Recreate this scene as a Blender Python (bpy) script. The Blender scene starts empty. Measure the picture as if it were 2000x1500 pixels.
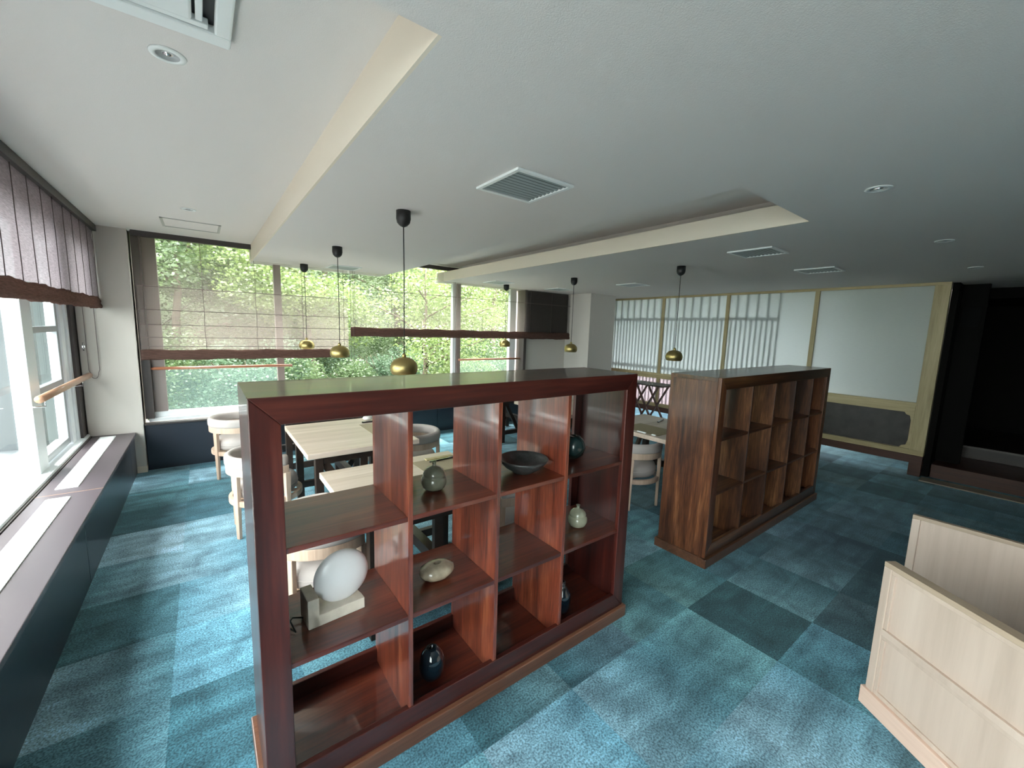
import bpy, bmesh, math, random
import numpy as np
from mathutils import Vector, Matrix
PI = math.pi
random.seed(7)
S = bpy.context.scene
COL = S.collection

# ------------------------------------------------------------------ camera
cam_d = bpy.data.cameras.new('camera')
cam = bpy.data.objects.new('camera', cam_d)
COL.objects.link(cam)
yaw, pitch, roll = math.radians(37.104), math.radians(7.521), math.radians(1.758)
cy, sy = math.cos(yaw), math.sin(yaw)
f0 = Vector((sy, cy, 0)); r0 = Vector((cy, -sy, 0)); u0 = Vector((0, 0, 1))
fw = f0*math.cos(pitch) - u0*math.sin(pitch)
up = u0*math.cos(pitch) + f0*math.sin(pitch)
rt = r0*math.cos(roll) + up*math.sin(roll)
up2 = up*math.cos(roll) - r0*math.sin(roll)
M = Matrix.Identity(4)
for i in range(3):
    M[i][0] = rt[i]; M[i][1] = up2[i]; M[i][2] = -fw[i]
M[2][3] = 1.7
cam.matrix_world = M
cam_d.sensor_fit = 'HORIZONTAL'; cam_d.sensor_width = 36
cam_d.lens = 798.6*36/2000
cam_d.clip_start = 0.05; cam_d.clip_end = 200
S.camera = cam

# ------------------------------------------------------------------ world, light, exposure
W = bpy.data.worlds.new('world'); S.world = W; W.use_nodes = True
nt = W.node_tree; nt.nodes.clear()
wo = nt.nodes.new('ShaderNodeOutputWorld'); wb = nt.nodes.new('ShaderNodeBackground')
tc = nt.nodes.new('ShaderNodeTexCoord'); sp = nt.nodes.new('ShaderNodeSeparateXYZ')
cr = nt.nodes.new('ShaderNodeValToRGB')
cr.color_ramp.elements[0].position = 0.0; cr.color_ramp.elements[0].color = (0.60, 0.64, 0.64, 1)
cr.color_ramp.elements[1].position = 0.55; cr.color_ramp.elements[1].color = (1.0, 0.975, 0.965, 1)
nt.links.new(tc.outputs['Generated'], sp.inputs[0]); nt.links.new(sp.outputs['Z'], cr.inputs[0])
nt.links.new(cr.outputs[0], wb.inputs[0]); wb.inputs[1].default_value = 9.0
nt.links.new(wb.outputs[0], wo.inputs[0])
sd = bpy.data.lights.new('sun', 'SUN'); sd.energy = 8.0; sd.angle = math.radians(14); sd.color = (1, .96, .88)
sun = bpy.data.objects.new('sun', sd); COL.objects.link(sun)
sun.rotation_euler = Vector((0.42, -0.40, -1.0)).to_track_quat('-Z', 'Y').to_euler()

def portal(name, loc, normal, sx, syy):
    d = bpy.data.lights.new(name, 'AREA'); d.shape = 'RECTANGLE'; d.size = sx; d.size_y = syy
    d.cycles.is_portal = True
    o = bpy.data.objects.new(name, d); COL.objects.link(o); o.location = loc
    o.rotation_euler = Vector(normal).to_track_quat('-Z', 'Z').to_euler()
portal('portal_left', (-1.2, 2.05, 1.45), (1, 0, 0), 7.9, 2.0)
portal('portal_back', (2.1, 6.35, 1.6), (0, -1, 0), 5.6, 2.2)
portal('portal_corridor', (8.0, 6.3, 1.35), (0, -1, 0), 1.4, 2.4)
portal('portal_right', (8.75, 4.2, 1.35), (-1, 0, 0), 3.8, 2.5)

S.view_settings.view_transform = 'Standard'; S.view_settings.look = 'None'
S.view_settings.gamma = 1.0; S.view_settings.use_curve_mapping = False
S.view_settings.exposure = 1.0
S.cycles.use_denoising = True
S.cycles.max_bounces = 14; S.cycles.diffuse_bounces = 8; S.cycles.glossy_bounces = 4
S.cycles.transparent_max_bounces = 24; S.cycles.transmission_bounces = 8
S.cycles.sample_clamp_indirect = 20

# ------------------------------------------------------------------ materials
def newmat(name):
    m = bpy.data.materials.new(name); m.use_nodes = True
    n = m.node_tree.nodes; n.clear()
    out = n.new('ShaderNodeOutputMaterial'); b = n.new('ShaderNodeBsdfPrincipled')
    m.node_tree.links.new(b.outputs[0], out.inputs[0])
    return m, m.node_tree, b, out
def plain(name, col, rough=.5, metal=0, spec=.5, bump=0, bscale=80, var=0, vscale=4, coat=0):
    m, t, b, o = newmat(name)
    b.inputs['Base Color'].default_value = (*col, 1); b.inputs['Roughness'].default_value = rough
    b.inputs['Metallic'].default_value = metal; b.inputs['Specular IOR Level'].default_value = spec
    b.inputs['Coat Weight'].default_value = coat
    L = t.links; N = t.nodes
    c = N.new('ShaderNodeTexCoord')
    if var:
        no = N.new('ShaderNodeTexNoise'); no.inputs['Scale'].default_value = vscale; no.inputs['Detail'].default_value = 5
        L.new(c.outputs['Object'], no.inputs[0])
        r = N.new('ShaderNodeValToRGB')
        r.color_ramp.elements[0].position = .3; r.color_ramp.elements[1].position = .7
        r.color_ramp.elements[0].color = (*[x*(1-var) for x in col], 1)
        r.color_ramp.elements[1].color = (*[min(1, x*(1+var)) for x in col], 1)
        L.new(no.outputs[0], r.inputs[0]); L.new(r.outputs[0], b.inputs['Base Color'])
    if bump:
        no = N.new('ShaderNodeTexNoise'); no.inputs['Scale'].default_value = bscale; no.inputs['Detail'].default_value = 3
        L.new(c.outputs['Object'], no.inputs[0])
        bp = N.new('ShaderNodeBump'); bp.inputs['Strength'].default_value = bump; bp.inputs['Distance'].default_value = .004
        L.new(no.outputs[0], bp.inputs['Height']); L.new(bp.outputs[0], b.inputs['Normal'])
    return m
def wood(name, stops, axis, rough=.3, scale=9, stretch=.06, coat=0, bump=.12, fine=1.0, spec=.5):
    """stops: list of (pos, colour); axis: direction of the grain"""
    m, t, b, o = newmat(name); L = t.links; N = t.nodes
    c = N.new('ShaderNodeTexCoord'); mp = N.new('ShaderNodeMapping')
    sc = [1, 1, 1]; sc['xyz'.index(axis)] = stretch
    mp.inputs['Scale'].default_value = sc
    oi = N.new('ShaderNodeObjectInfo'); ml = N.new('ShaderNodeVectorMath'); ml.operation = 'SCALE'
    ml.inputs[3].default_value = 0
    cmb = N.new('ShaderNodeCombineXYZ'); mu = N.new('ShaderNodeMath'); mu.operation = 'MULTIPLY'; mu.inputs[1].default_value = 7.3
    L.new(oi.outputs['Random'], mu.inputs[0])
    for k in range(3): L.new(mu.outputs[0], cmb.inputs[k])
    ad = N.new('ShaderNodeVectorMath'); ad.operation = 'ADD'
    L.new(c.outputs['Object'], mp.inputs[0]); L.new(mp.outputs[0], ad.inputs[0]); L.new(cmb.outputs[0], ad.inputs[1])
    n1 = N.new('ShaderNodeTexNoise'); n1.inputs['Scale'].default_value = scale; n1.inputs['Detail'].default_value = 8
    n1.inputs['Roughness'].default_value = .62; n1.inputs['Distortion'].default_value = .35
    n2 = N.new('ShaderNodeTexNoise'); n2.inputs['Scale'].default_value = scale*9; n2.inputs['Detail'].default_value = 4
    L.new(ad.outputs[0], n1.inputs[0]); L.new(ad.outputs[0], n2.inputs[0])
    mx = N.new('ShaderNodeMix'); mx.data_type = 'FLOAT'; mx.inputs[0].default_value = .28*fine
    L.new(n1.outputs[0], mx.inputs[2]); L.new(n2.outputs[0], mx.inputs[3])
    r = N.new('ShaderNodeValToRGB')
    while len(r.color_ramp.elements) < len(stops): r.color_ramp.elements.new(.5)
    for e, (p, cc) in zip(r.color_ramp.elements, stops): e.position = p; e.color = (*cc, 1)
    L.new(mx.outputs[0], r.inputs[0]); L.new(r.outputs[0], b.inputs['Base Color'])
    b.inputs['Roughness'].default_value = rough; b.inputs['Coat Weight'].default_value = coat
    b.inputs['Coat Roughness'].default_value = .07; b.inputs['Specular IOR Level'].default_value = spec
    bp = N.new('ShaderNodeBump'); bp.inputs['Strength'].default_value = bump; bp.inputs['Distance'].default_value = .002
    L.new(mx.outputs[0], bp.inputs['Height']); L.new(bp.outputs[0], b.inputs['Normal'])
    return m
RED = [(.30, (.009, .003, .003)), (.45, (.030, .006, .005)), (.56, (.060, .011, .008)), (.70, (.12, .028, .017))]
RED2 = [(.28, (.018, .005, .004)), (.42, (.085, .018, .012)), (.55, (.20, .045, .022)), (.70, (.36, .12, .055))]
BRN = [(.30, (.012, .005, .004)), (.43, (.055, .018, .009)), (.54, (.13, .045, .019)), (.68, (.30, .13, .055))]
BRN2 = [(.30, (.010, .005, .003)), (.43, (.040, .015, .008)), (.54, (.10, .038, .016)), (.68, (.26, .12, .05))]
ASH = [(.32, (.38, .29, .225)), (.50, (.57, .455, .38)), (.66, (.68, .57, .50))]
OAK = [(.30, (.42, .285, .205)), (.50, (.58, .42, .32)), (.70, (.70, .54, .43))]
PALE = [(.30, (.40, .305, .245)), (.52, (.52, .405, .335)), (.72, (.60, .48, .405))]
CED = [(.30, (.30, .23, .11)), (.50, (.46, .37, .20)), (.70, (.58, .48, .28))]
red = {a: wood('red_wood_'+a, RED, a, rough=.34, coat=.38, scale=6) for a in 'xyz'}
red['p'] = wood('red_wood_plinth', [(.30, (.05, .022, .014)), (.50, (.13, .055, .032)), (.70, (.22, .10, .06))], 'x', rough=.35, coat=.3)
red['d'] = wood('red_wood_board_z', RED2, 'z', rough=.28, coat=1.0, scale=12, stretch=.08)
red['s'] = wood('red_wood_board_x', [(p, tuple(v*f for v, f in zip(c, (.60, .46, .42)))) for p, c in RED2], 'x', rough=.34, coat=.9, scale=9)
brn = {a: wood('brown_wood_'+a, BRN, a, rough=.34, coat=.25, scale=13, stretch=.07, bump=.25) for a in 'xyz'}
brn['p'] = wood('brown_wood_plinth', [(.30, (.04, .018, .010)), (.50, (.10, .042, .022)), (.70, (.18, .08, .04))], 'x', rough=.35, coat=.3)
brn['x'] = wood('brown_wood_rail', BRN2, 'x', rough=.3, coat=.3, scale=7)
brn['d'] = wood('brown_board_z', BRN2, 'z', rough=.4, coat=.15, scale=10, stretch=.10); brn['s'] = wood('brown_board_x', BRN2, 'x', rough=.4, coat=.15, scale=8)
ashx = wood('ash_top', ASH, 'x', rough=.42, scale=5, bump=.05, coat=.1)
oak = wood('oak_frame', OAK, 'z', rough=.45, scale=8, bump=.05)
palez = wood('pale_veneer', PALE, 'z', rough=.5, scale=4, bump=.03)
cedz = wood('cedar_z', CED, 'z', rough=.5, scale=8, bump=.04)
cedy = wood('cedar_y', CED, 'y', rough=.5, scale=8, bump=.04)
railw = wood('rail_wood', [(.3, (.34, .18, .11)), (.5, (.48, .27, .17)), (.7, (.58, .36, .24))], 'y', rough=.35, scale=7, bump=.03, coat=.3)
railx = wood('rail_wood_x', [(.3, (.30, .10, .05)), (.5, (.45, .18, .10)), (.7, (.55, .26, .16))], 'x', rough=.35, scale=7, bump=.03, coat=.3)
darkw = wood('dark_wood', [(.3, (.010, .006, .005)), (.6, (.030, .017, .012))], 'y', rough=.4, bump=.05)
darkbr = wood('dark_brown_wood', [(.3, (.035, .012, .008)), (.6, (.085, .032, .020))], 'y', rough=.4, bump=.05)
ceilm = plain('ceiling_paper', (.735, .70, .68), .9, bump=.25, bscale=260, spec=.2)
cream = plain('cream_fascia', (.80, .72, .61), .8, spec=.2)
wallm = plain('wall_paper', (.62, .58, .54), .85, bump=.2, bscale=200, spec=.2)
frmw = plain('white_aluminium', (.78, .82, .85), .35, spec=.5)
frmg = plain('grey_aluminium', (.36, .38, .40), .35, metal=.3)
frmd = plain('dark_frame', (.055, .045, .045), .5)
frmbr = plain('bronze_aluminium', (.28, .23, .22), .4, metal=.2)
navy = plain('navy_laminate', (.028, .034, .048), .28, spec=.5)
plum = plain('plum_laminate', (.085, .068, .080), .38, spec=.5)
black = plain('black_plastic', (.012, .012, .013), .45)
brass = plain('brushed_brass', (.46, .36, .15), .38, metal=1, bump=.05, bscale=30)
cushm = plain('taupe_fabric', (.50, .45, .43), .9, bump=.4, bscale=300, spec=.1)
whitep = plain('white_plastic', (.80, .83, .83), .35)
chrome = plain('chrome', (.8, .8, .82), .12, metal=1)
stone = plain('grey_stoneware', (.045, .048, .048), .4, var=.35, vscale=30, bump=.3, bscale=90)
celad = plain('celadon_glaze', (.16, .17, .125), .16, var=.15, vscale=14, coat=.5)
celad2 = plain('pale_celadon_glaze', (.34, .35, .26), .18, var=.12, vscale=20, coat=.5)
shell = plain('mottled_glaze', (.40, .34, .25), .12, var=.3, vscale=22, coat=.6)
inkg = plain('ink_blue_glaze', (.008, .018, .028), .08, coat=.8)
tealg = plain('dark_teal_glaze', (.012, .035, .036), .2, coat=.5)
traver = plain('pale_stone', (.62, .58, .50), .6, var=.12, vscale=18)
globe = plain('opal_glass', (.80, .80, .82), .3, coat=.2)
plaqm = plain('slate_plaque', (.045, .040, .038), .6, var=.3, vscale=8)
darkwall = plain('dark_wall', (.007, .0065, .006), .9, spec=.1)  # near-black: the unlit alcove's darkness is put into the wall colour
gravel = plain('gravel', (.085, .082, .078), .9, var=.5, vscale=14, bump=.6, bscale=30)
concr = plain('pale_concrete', (.115, .13, .14), .8, var=.08, vscale=3)
matm = plain('placemat_weave', (.36, .30, .20), .8, bump=.5, bscale=220)
barkm = plain('bark', (.17, .13, .10), .9, var=.4, vscale=9, bump=.8, bscale=25)
paperw = plain('folded_napkin', (.75, .73, .70), .8)
lacq = plain('black_lacquer', (.006, .006, .006), .12, coat=.6)

def glass(name, tint=(.93, .97, .96), refl=.10):
    m, t, b, o = newmat(name); N = t.nodes; L = t.links; N.remove(b)
    tr = N.new('ShaderNodeBsdfTransparent'); tr.inputs[0].default_value = (*tint, 1)
    gl = N.new('ShaderNodeBsdfGlossy'); gl.inputs['Roughness'].default_value = .02
    lw = N.new('ShaderNodeLayerWeight'); lw.inputs[0].default_value = .5
    pw = N.new('ShaderNodeMath'); pw.operation = 'POWER'; pw.inputs[1].default_value = 5
    ma = N.new('ShaderNodeMath'); ma.operation = 'MULTIPLY_ADD'; ma.inputs[1].default_value = .45; ma.inputs[2].default_value = .02
    L.new(lw.outputs['Facing'], pw.inputs[0]); L.new(pw.outputs[0], ma.inputs[0])
    mx = N.new('ShaderNodeMixShader')
    L.new(ma.outputs[0], mx.inputs[0]); L.new(tr.outputs[0], mx.inputs[1]); L.new(gl.outputs[0], mx.inputs[2])
    L.new(mx.outputs[0], o.inputs[0]); return m
glassm = glass('window_glass')
glassk = glass('corridor_glass', (.72, .74, .76), .16)  # tint added to hold back light coming through the corridor

def fabric(name, col, clear, trans=.5, var=.25):
    """open weave: some light passes straight, the rest scatters"""
    m, t, b, o = newmat(name); N = t.nodes; L = t.links; N.remove(b)
    df = N.new('ShaderNodeBsdfDiffuse'); tl = N.new('ShaderNodeBsdfTranslucent'); tr = N.new('ShaderNodeBsdfTransparent')
    c = N.new('ShaderNodeTexCoord'); no = N.new('ShaderNodeTexNoise'); mp = N.new('ShaderNodeMapping')
    mp.inputs['Scale'].default_value = (6, 6, 60); no.inputs['Scale'].default_value = 3; no.inputs['Detail'].default_value = 4
    L.new(c.outputs['Object'], mp.inputs[0]); L.new(mp.outputs[0], no.inputs[0])
    r = N.new('ShaderNodeValToRGB'); r.color_ramp.elements[0].position = .3; r.color_ramp.elements[1].position = .7
    r.color_ramp.elements[0].color = (*[x*(1-var) for x in col], 1); r.color_ramp.elements[1].color = (*[min(1, x*(1+var)) for x in col], 1)
    L.new(no.outputs[0], r.inputs[0]); L.new(r.outputs[0], df.inputs[0]); L.new(r.outputs[0], tl.inputs[0])
    m1 = N.new('ShaderNodeMixShader'); m1.inputs[0].default_value = trans
    m2 = N.new('ShaderNodeMixShader'); m2.inputs[0].default_value = clear
    L.new(df.outputs[0], m1.inputs[1]); L.new(tl.outputs[0], m1.inputs[2])
    L.new(m1.outputs[0], m2.inputs[1]); L.new(tr.outputs[0], m2.inputs[2]); L.new(m2.outputs[0], o.inputs[0])
    return m
glassb = fabric('hazy_lower_glass', (.62, .84, .84), .935, .8, var=.01)
blind_b = fabric('brown_mesh', (.42, .35, .33), .66, .75)
blind_l = fabric('mauve_linen', (.26, .215, .235), .10, .6)
hemm = fabric('brown_hem', (.16, .095, .080), .04, .4)
frost = fabric('frosted_screen', (.72, .75, .74), .05, .60, var=.02)
frostp = fabric('pinkish_lower_screen', (.80, .68, .70), .12, .7, var=.05)

def leafmat(name, c1, c2, tr=.45):
    m, t, b, o = newmat(name); N = t.nodes; L = t.links; N.remove(b)
    c = N.new('ShaderNodeTexCoord'); no = N.new('ShaderNodeTexNoise'); no.inputs['Scale'].default_value = 1.7; no.inputs['Detail'].default_value = 6
    no.inputs['Roughness'].default_value = .8
    L.new(c.outputs['Object'], no.inputs[0])
    r = N.new('ShaderNodeValToRGB'); r.color_ramp.elements[0].position = .32; r.color_ramp.elements[1].position = .66
    r.color_ramp.elements[0].color = (*c1, 1); r.color_ramp.elements[1].color = (*c2, 1)
    L.new(no.outputs[0], r.inputs[0])
    df = N.new('ShaderNodeBsdfDiffuse'); tl = N.new('ShaderNodeBsdfTranslucent'); gl = N.new('ShaderNodeBsdfGlossy')
    gl.inputs['Roughness'].default_value = .35
    L.new(r.outputs[0], df.inputs[0]); L.new(r.outputs[0], tl.inputs[0])
    m1 = N.new('ShaderNodeMixShader'); m1.inputs[0].default_value = tr
    L.new(df.outputs[0], m1.inputs[1]); L.new(tl.outputs[0], m1.inputs[2])
    m2 = N.new('ShaderNodeMixShader'); m2.inputs[0].default_value = .10
    L.new(m1.outputs[0], m2.inputs[1]); L.new(gl.outputs[0], m2.inputs[2]); L.new(m2.outputs[0], o.inputs[0])
    return m
LF = {'dark': leafmat('leaf_dark', (.035, .065, .03), (.16, .23, .12)),
      'mid': leafmat('leaf_mid', (.05, .10, .04), (.27, .37, .17)),
      'lime': leafmat('leaf_lime', (.11, .18, .05), (.36, .44, .16)),
      'blue': leafmat('leaf_bluish', (.09, .17, .10), (.34, .48, .32))}

# carpet
def carpet_mat():
    m, t, b, o = newmat('carpet_tiles'); N = t.nodes; L = t.links
    at = N.new('ShaderNodeVertexColor'); at.layer_name = 'tile'
    c = N.new('ShaderNodeTexCoord')
    def noise(scale, det, sc=(1, 1, 1), dist=0, w=0):
        mp = N.new('ShaderNodeMapping'); mp.inputs['Scale'].default_value = sc; mp.inputs['Location'].default_value = (w, w, 0)
        n = N.new('ShaderNodeTexNoise'); n.inputs['Scale'].default_value = scale; n.inputs['Detail'].default_value = det
        n.inputs['Distortion'].default_value = dist
        L.new(c.outputs['Object'], mp.inputs[0]); L.new(mp.outputs[0], n.inputs[0]); return n
    a = noise(5.0, 6, (1, 1, 1), .8); bb = noise(7, 6, (.28, 1.5, 1), .5, 3); s = noise(120, 3)
    def ramp(n, lo, hi, a0, b0):
        r = N.new('ShaderNodeMapRange'); r.inputs[1].default_value = lo; r.inputs[2].default_value = hi
        r.inputs[3].default_value = a0; r.inputs[4].default_value = b0; L.new(n.outputs[0], r.inputs[0]); return r
    ra = ramp(a, .3, .7, .62, 1.35); rb = ramp(bb, .3, .7, .68, 1.32); rs = ramp(s, .36, .64, .52, 1.48)
    mu = N.new('ShaderNodeMath'); mu.operation = 'MULTIPLY'; L.new(ra.outputs[0], mu.inputs[0]); L.new(rb.outputs[0], mu.inputs[1])
    mu2 = N.new('ShaderNodeMath'); mu2.operation = 'MULTIPLY'; L.new(mu.outputs[0], mu2.inputs[0]); L.new(rs.outputs[0], mu2.inputs[1])
    vm = N.new('ShaderNodeVectorMath'); vm.operation = 'SCALE'; L.new(at.outputs[0], vm.inputs[0]); L.new(mu2.outputs[0], vm.inputs[3])
    L.new(vm.outputs[0], b.inputs['Base Color'])
    b.inputs['Roughness'].default_value = .95; b.inputs['Specular IOR Level'].default_value = .1
    b.inputs['Sheen Weight'].default_value = .25; b.inputs['Sheen Tint'].default_value = (.6, .85, 1, 1)
    bp = N.new('ShaderNodeBump'); bp.inputs['Strength'].default_value = .5; bp.inputs['Distance'].default_value = .004
    L.new(s.outputs[0], bp.inputs['Height']); L.new(bp.outputs[0], b.inputs['Normal'])
    return m
carpet = carpet_mat()

# ------------------------------------------------------------------ mesh helpers
class MB:
    def __init__(s): s.v = []; s.f = []; s.sm = []
    def add(s, vs, fs, smooth=False):
        k = len(s.v); s.v += [tuple(v) for v in vs]; s.f += [tuple(i+k for i in f) for f in fs]; s.sm += [smooth]*len(fs)
        return s
    def box(s, x0, x1, y0, y1, z0, z1):
        vs = [(x, y, z) for z in (z0, z1) for y in (y0, y1) for x in (x0, x1)]
        return s.add(vs, [(0, 2, 3, 1), (4, 5, 7, 6), (0, 1, 5, 4), (2, 6, 7, 3), (0, 4, 6, 2), (1, 3, 7, 5)])
    def prism(s, pts, ax, a, b):
        """polygon pts in the plane normal to ax, extruded a..b"""
        def P(p, t):
            q = list(p); q.insert('xyz'.index(ax), t); return tuple(q)
        n = len(pts); vs = [P(p, a) for p in pts]+[P(p, b) for p in pts]
        fs = [tuple(range(n))[::-1], tuple(range(n, 2*n))]+[(i, (i+1) % n, n+(i+1) % n, n+i) for i in range(n)]
        return s.add(vs, fs)
    def bar(s, p, q, w, h, upv=(0, 0, 1)):
        p = Vector(p); q = Vector(q); d = (q-p).normalized(); u = Vector(upv)
        if abs(d.dot(u)) > .98: u = Vector((1, 0, 0))
        a = d.cross(u).normalized(); b = a.cross(d).normalized()
        vs = [c+a*sx*w/2+b*sz*h/2 for c in (p, q) for sz in (-1, 1) for sx in (-1, 1)]
        return s.add(vs, [(0, 2, 3, 1), (4, 5, 7, 6), (0, 1, 5, 4), (2, 6, 7, 3), (0, 4, 6, 2), (1, 3, 7, 5)])
    def tube(s, pts, rad, n=8):
        pts = [Vector(p) for p in pts]; R = rad if isinstance(rad, (list, tuple)) else [rad]*len(pts)
        vs = []; fs = []
        for i, p in enumerate(pts):
            d = (pts[min(i+1, len(pts)-1)]-pts[max(i-1, 0)]).normalized()
            u = Vector((0, 0, 1)) if abs(d.z) < .95 else Vector((1, 0, 0))
            a = d.cross(u).normalized(); b = a.cross(d)
            for k in range(n):
                t = 2*PI*k/n; vs.append(p+(a*math.cos(t)+b*math.sin(t))*R[i])
        for i in range(len(pts)-1):
            for k in range(n):
                fs.append((i*n+k, i*n+(k+1) % n, (i+1)*n+(k+1) % n, (i+1)*n+k))
        fs.append(tuple(range(n))[::-1]); fs.append(tuple(range((len(pts)-1)*n, len(pts)*n)))
        return s.add(vs, fs, True)
    def lathe(s, prof, c=(0, 0, 0), n=32, sx=1, sy_=1):
        vs = []; fs = []
        for r, z in prof:
            for k in range(n):
                t = 2*PI*k/n; vs.append((c[0]+r*math.cos(t)*sx, c[1]+r*math.sin(t)*sy_, c[2]+z))
        for i in range(len(prof)-1):
            for k in range(n):
                fs.append((i*n+k, i*n+(k+1) % n, (i+1)*n+(k+1) % n, (i+1)*n+k))
        if prof[0][0] > 1e-4: fs.append(tuple(range(n))[::-1])
        if prof[-1][0] > 1e-4: fs.append(tuple(range((len(prof)-1)*n, len(prof)*n)))
        return s.add(vs, fs, True)
    def arc(s, prof, R, a0, a1, n=28, c=(0, 0, 0), cap=True, smooth=True):
        """profile (dr, z) swept round a vertical axis"""
        vs = []; fs = []; m = len(prof); full = abs(a1-a0) > 2*PI-.01
        cnt = n if full else n+1
        for i in range(cnt):
            t = a0+(a1-a0)*i/n
            for dr, z in prof: vs.append((c[0]+(R+dr)*math.cos(t), c[1]+(R+dr)*math.sin(t), c[2]+z))
        for i in range(n):
            j = (i+1) % cnt
            for k in range(m): fs.append((i*m+k, j*m+k, j*m+(k+1) % m, i*m+(k+1) % m))
        if not full and cap: fs += [tuple(range(m)), tuple(range(n*m, n*m+m))[::-1]]
        return s.add(vs, fs, smooth)
    def ell(s, c, r, n=20, m=12):
        return s.lathe([(max(1e-5, math.sin(PI*i/m))*r[0], -math.cos(PI*i/m)*r[2]) for i in range(m+1)], c, n, 1, r[1]/r[0])
    def build(s, name, mat, parent=None, bevel=0, seg=2, sub=0):
        me = bpy.data.meshes.new(name); me.from_pydata(s.v, [], s.f); me.update()
        bm = bmesh.new(); bm.from_mesh(me); bmesh.ops.recalc_face_normals(bm, faces=bm.faces[:]); bm.to_mesh(me); bm.free()
        if any(s.sm): me.polygons.foreach_set('use_smooth', s.sm)
        me.materials.append(mat)
        o = bpy.data.objects.new(name, me); COL.objects.link(o)
        if parent is not None: o.parent = parent
        if bevel:
            md = o.modifiers.new('bevel', 'BEVEL'); md.width = bevel; md.segments = seg; md.limit_method = 'ANGLE'; md.angle_limit = math.radians(50)
            md.harden_normals = False
        return o
def bx(*a): return MB().box(*a)
def tag(o, label=None, cat=None, group=None, kind=None):
    if label: o['label'] = label
    if cat: o['category'] = cat
    if group: o['group'] = group
    if kind: o['kind'] = kind
    return o
def struct(o, label=None):
    o['kind'] = 'structure'
    if label: o['label'] = label
    return o
def empty(name, loc=(0, 0, 0), rz=0):
    o = bpy.data.objects.new(name, None); COL.objects.link(o); o.location = loc; o.rotation_euler = (0, 0, rz)
    o.empty_display_size = .1; return o
def copy_tree(o, parent=None):
    c = o.copy(); COL.objects.link(c)
    if parent is not None: c.parent = parent
    for ch in list(o.children): copy_tree(ch, c)
    return c
def rrect(w, h, r, z0=0, n=4):
    """rounded rectangle profile centred on dr=0, bottom at z0"""
    out = []
    for cx, cz, a in ((w/2-r, h-r, 0), (-w/2+r, h-r, PI/2), (-w/2+r, r, PI), (w/2-r, r, 3*PI/2)):
        for i in range(n+1):
            t = a+PI/2*i/n; out.append((cx+r*math.cos(t), z0+cz+r*math.sin(t)))
    return out

# ------------------------------------------------------------------ room shell
ZL, ZH, ZS = 2.436, 2.62, 2.68       # low ceiling, left recess, slot
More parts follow.
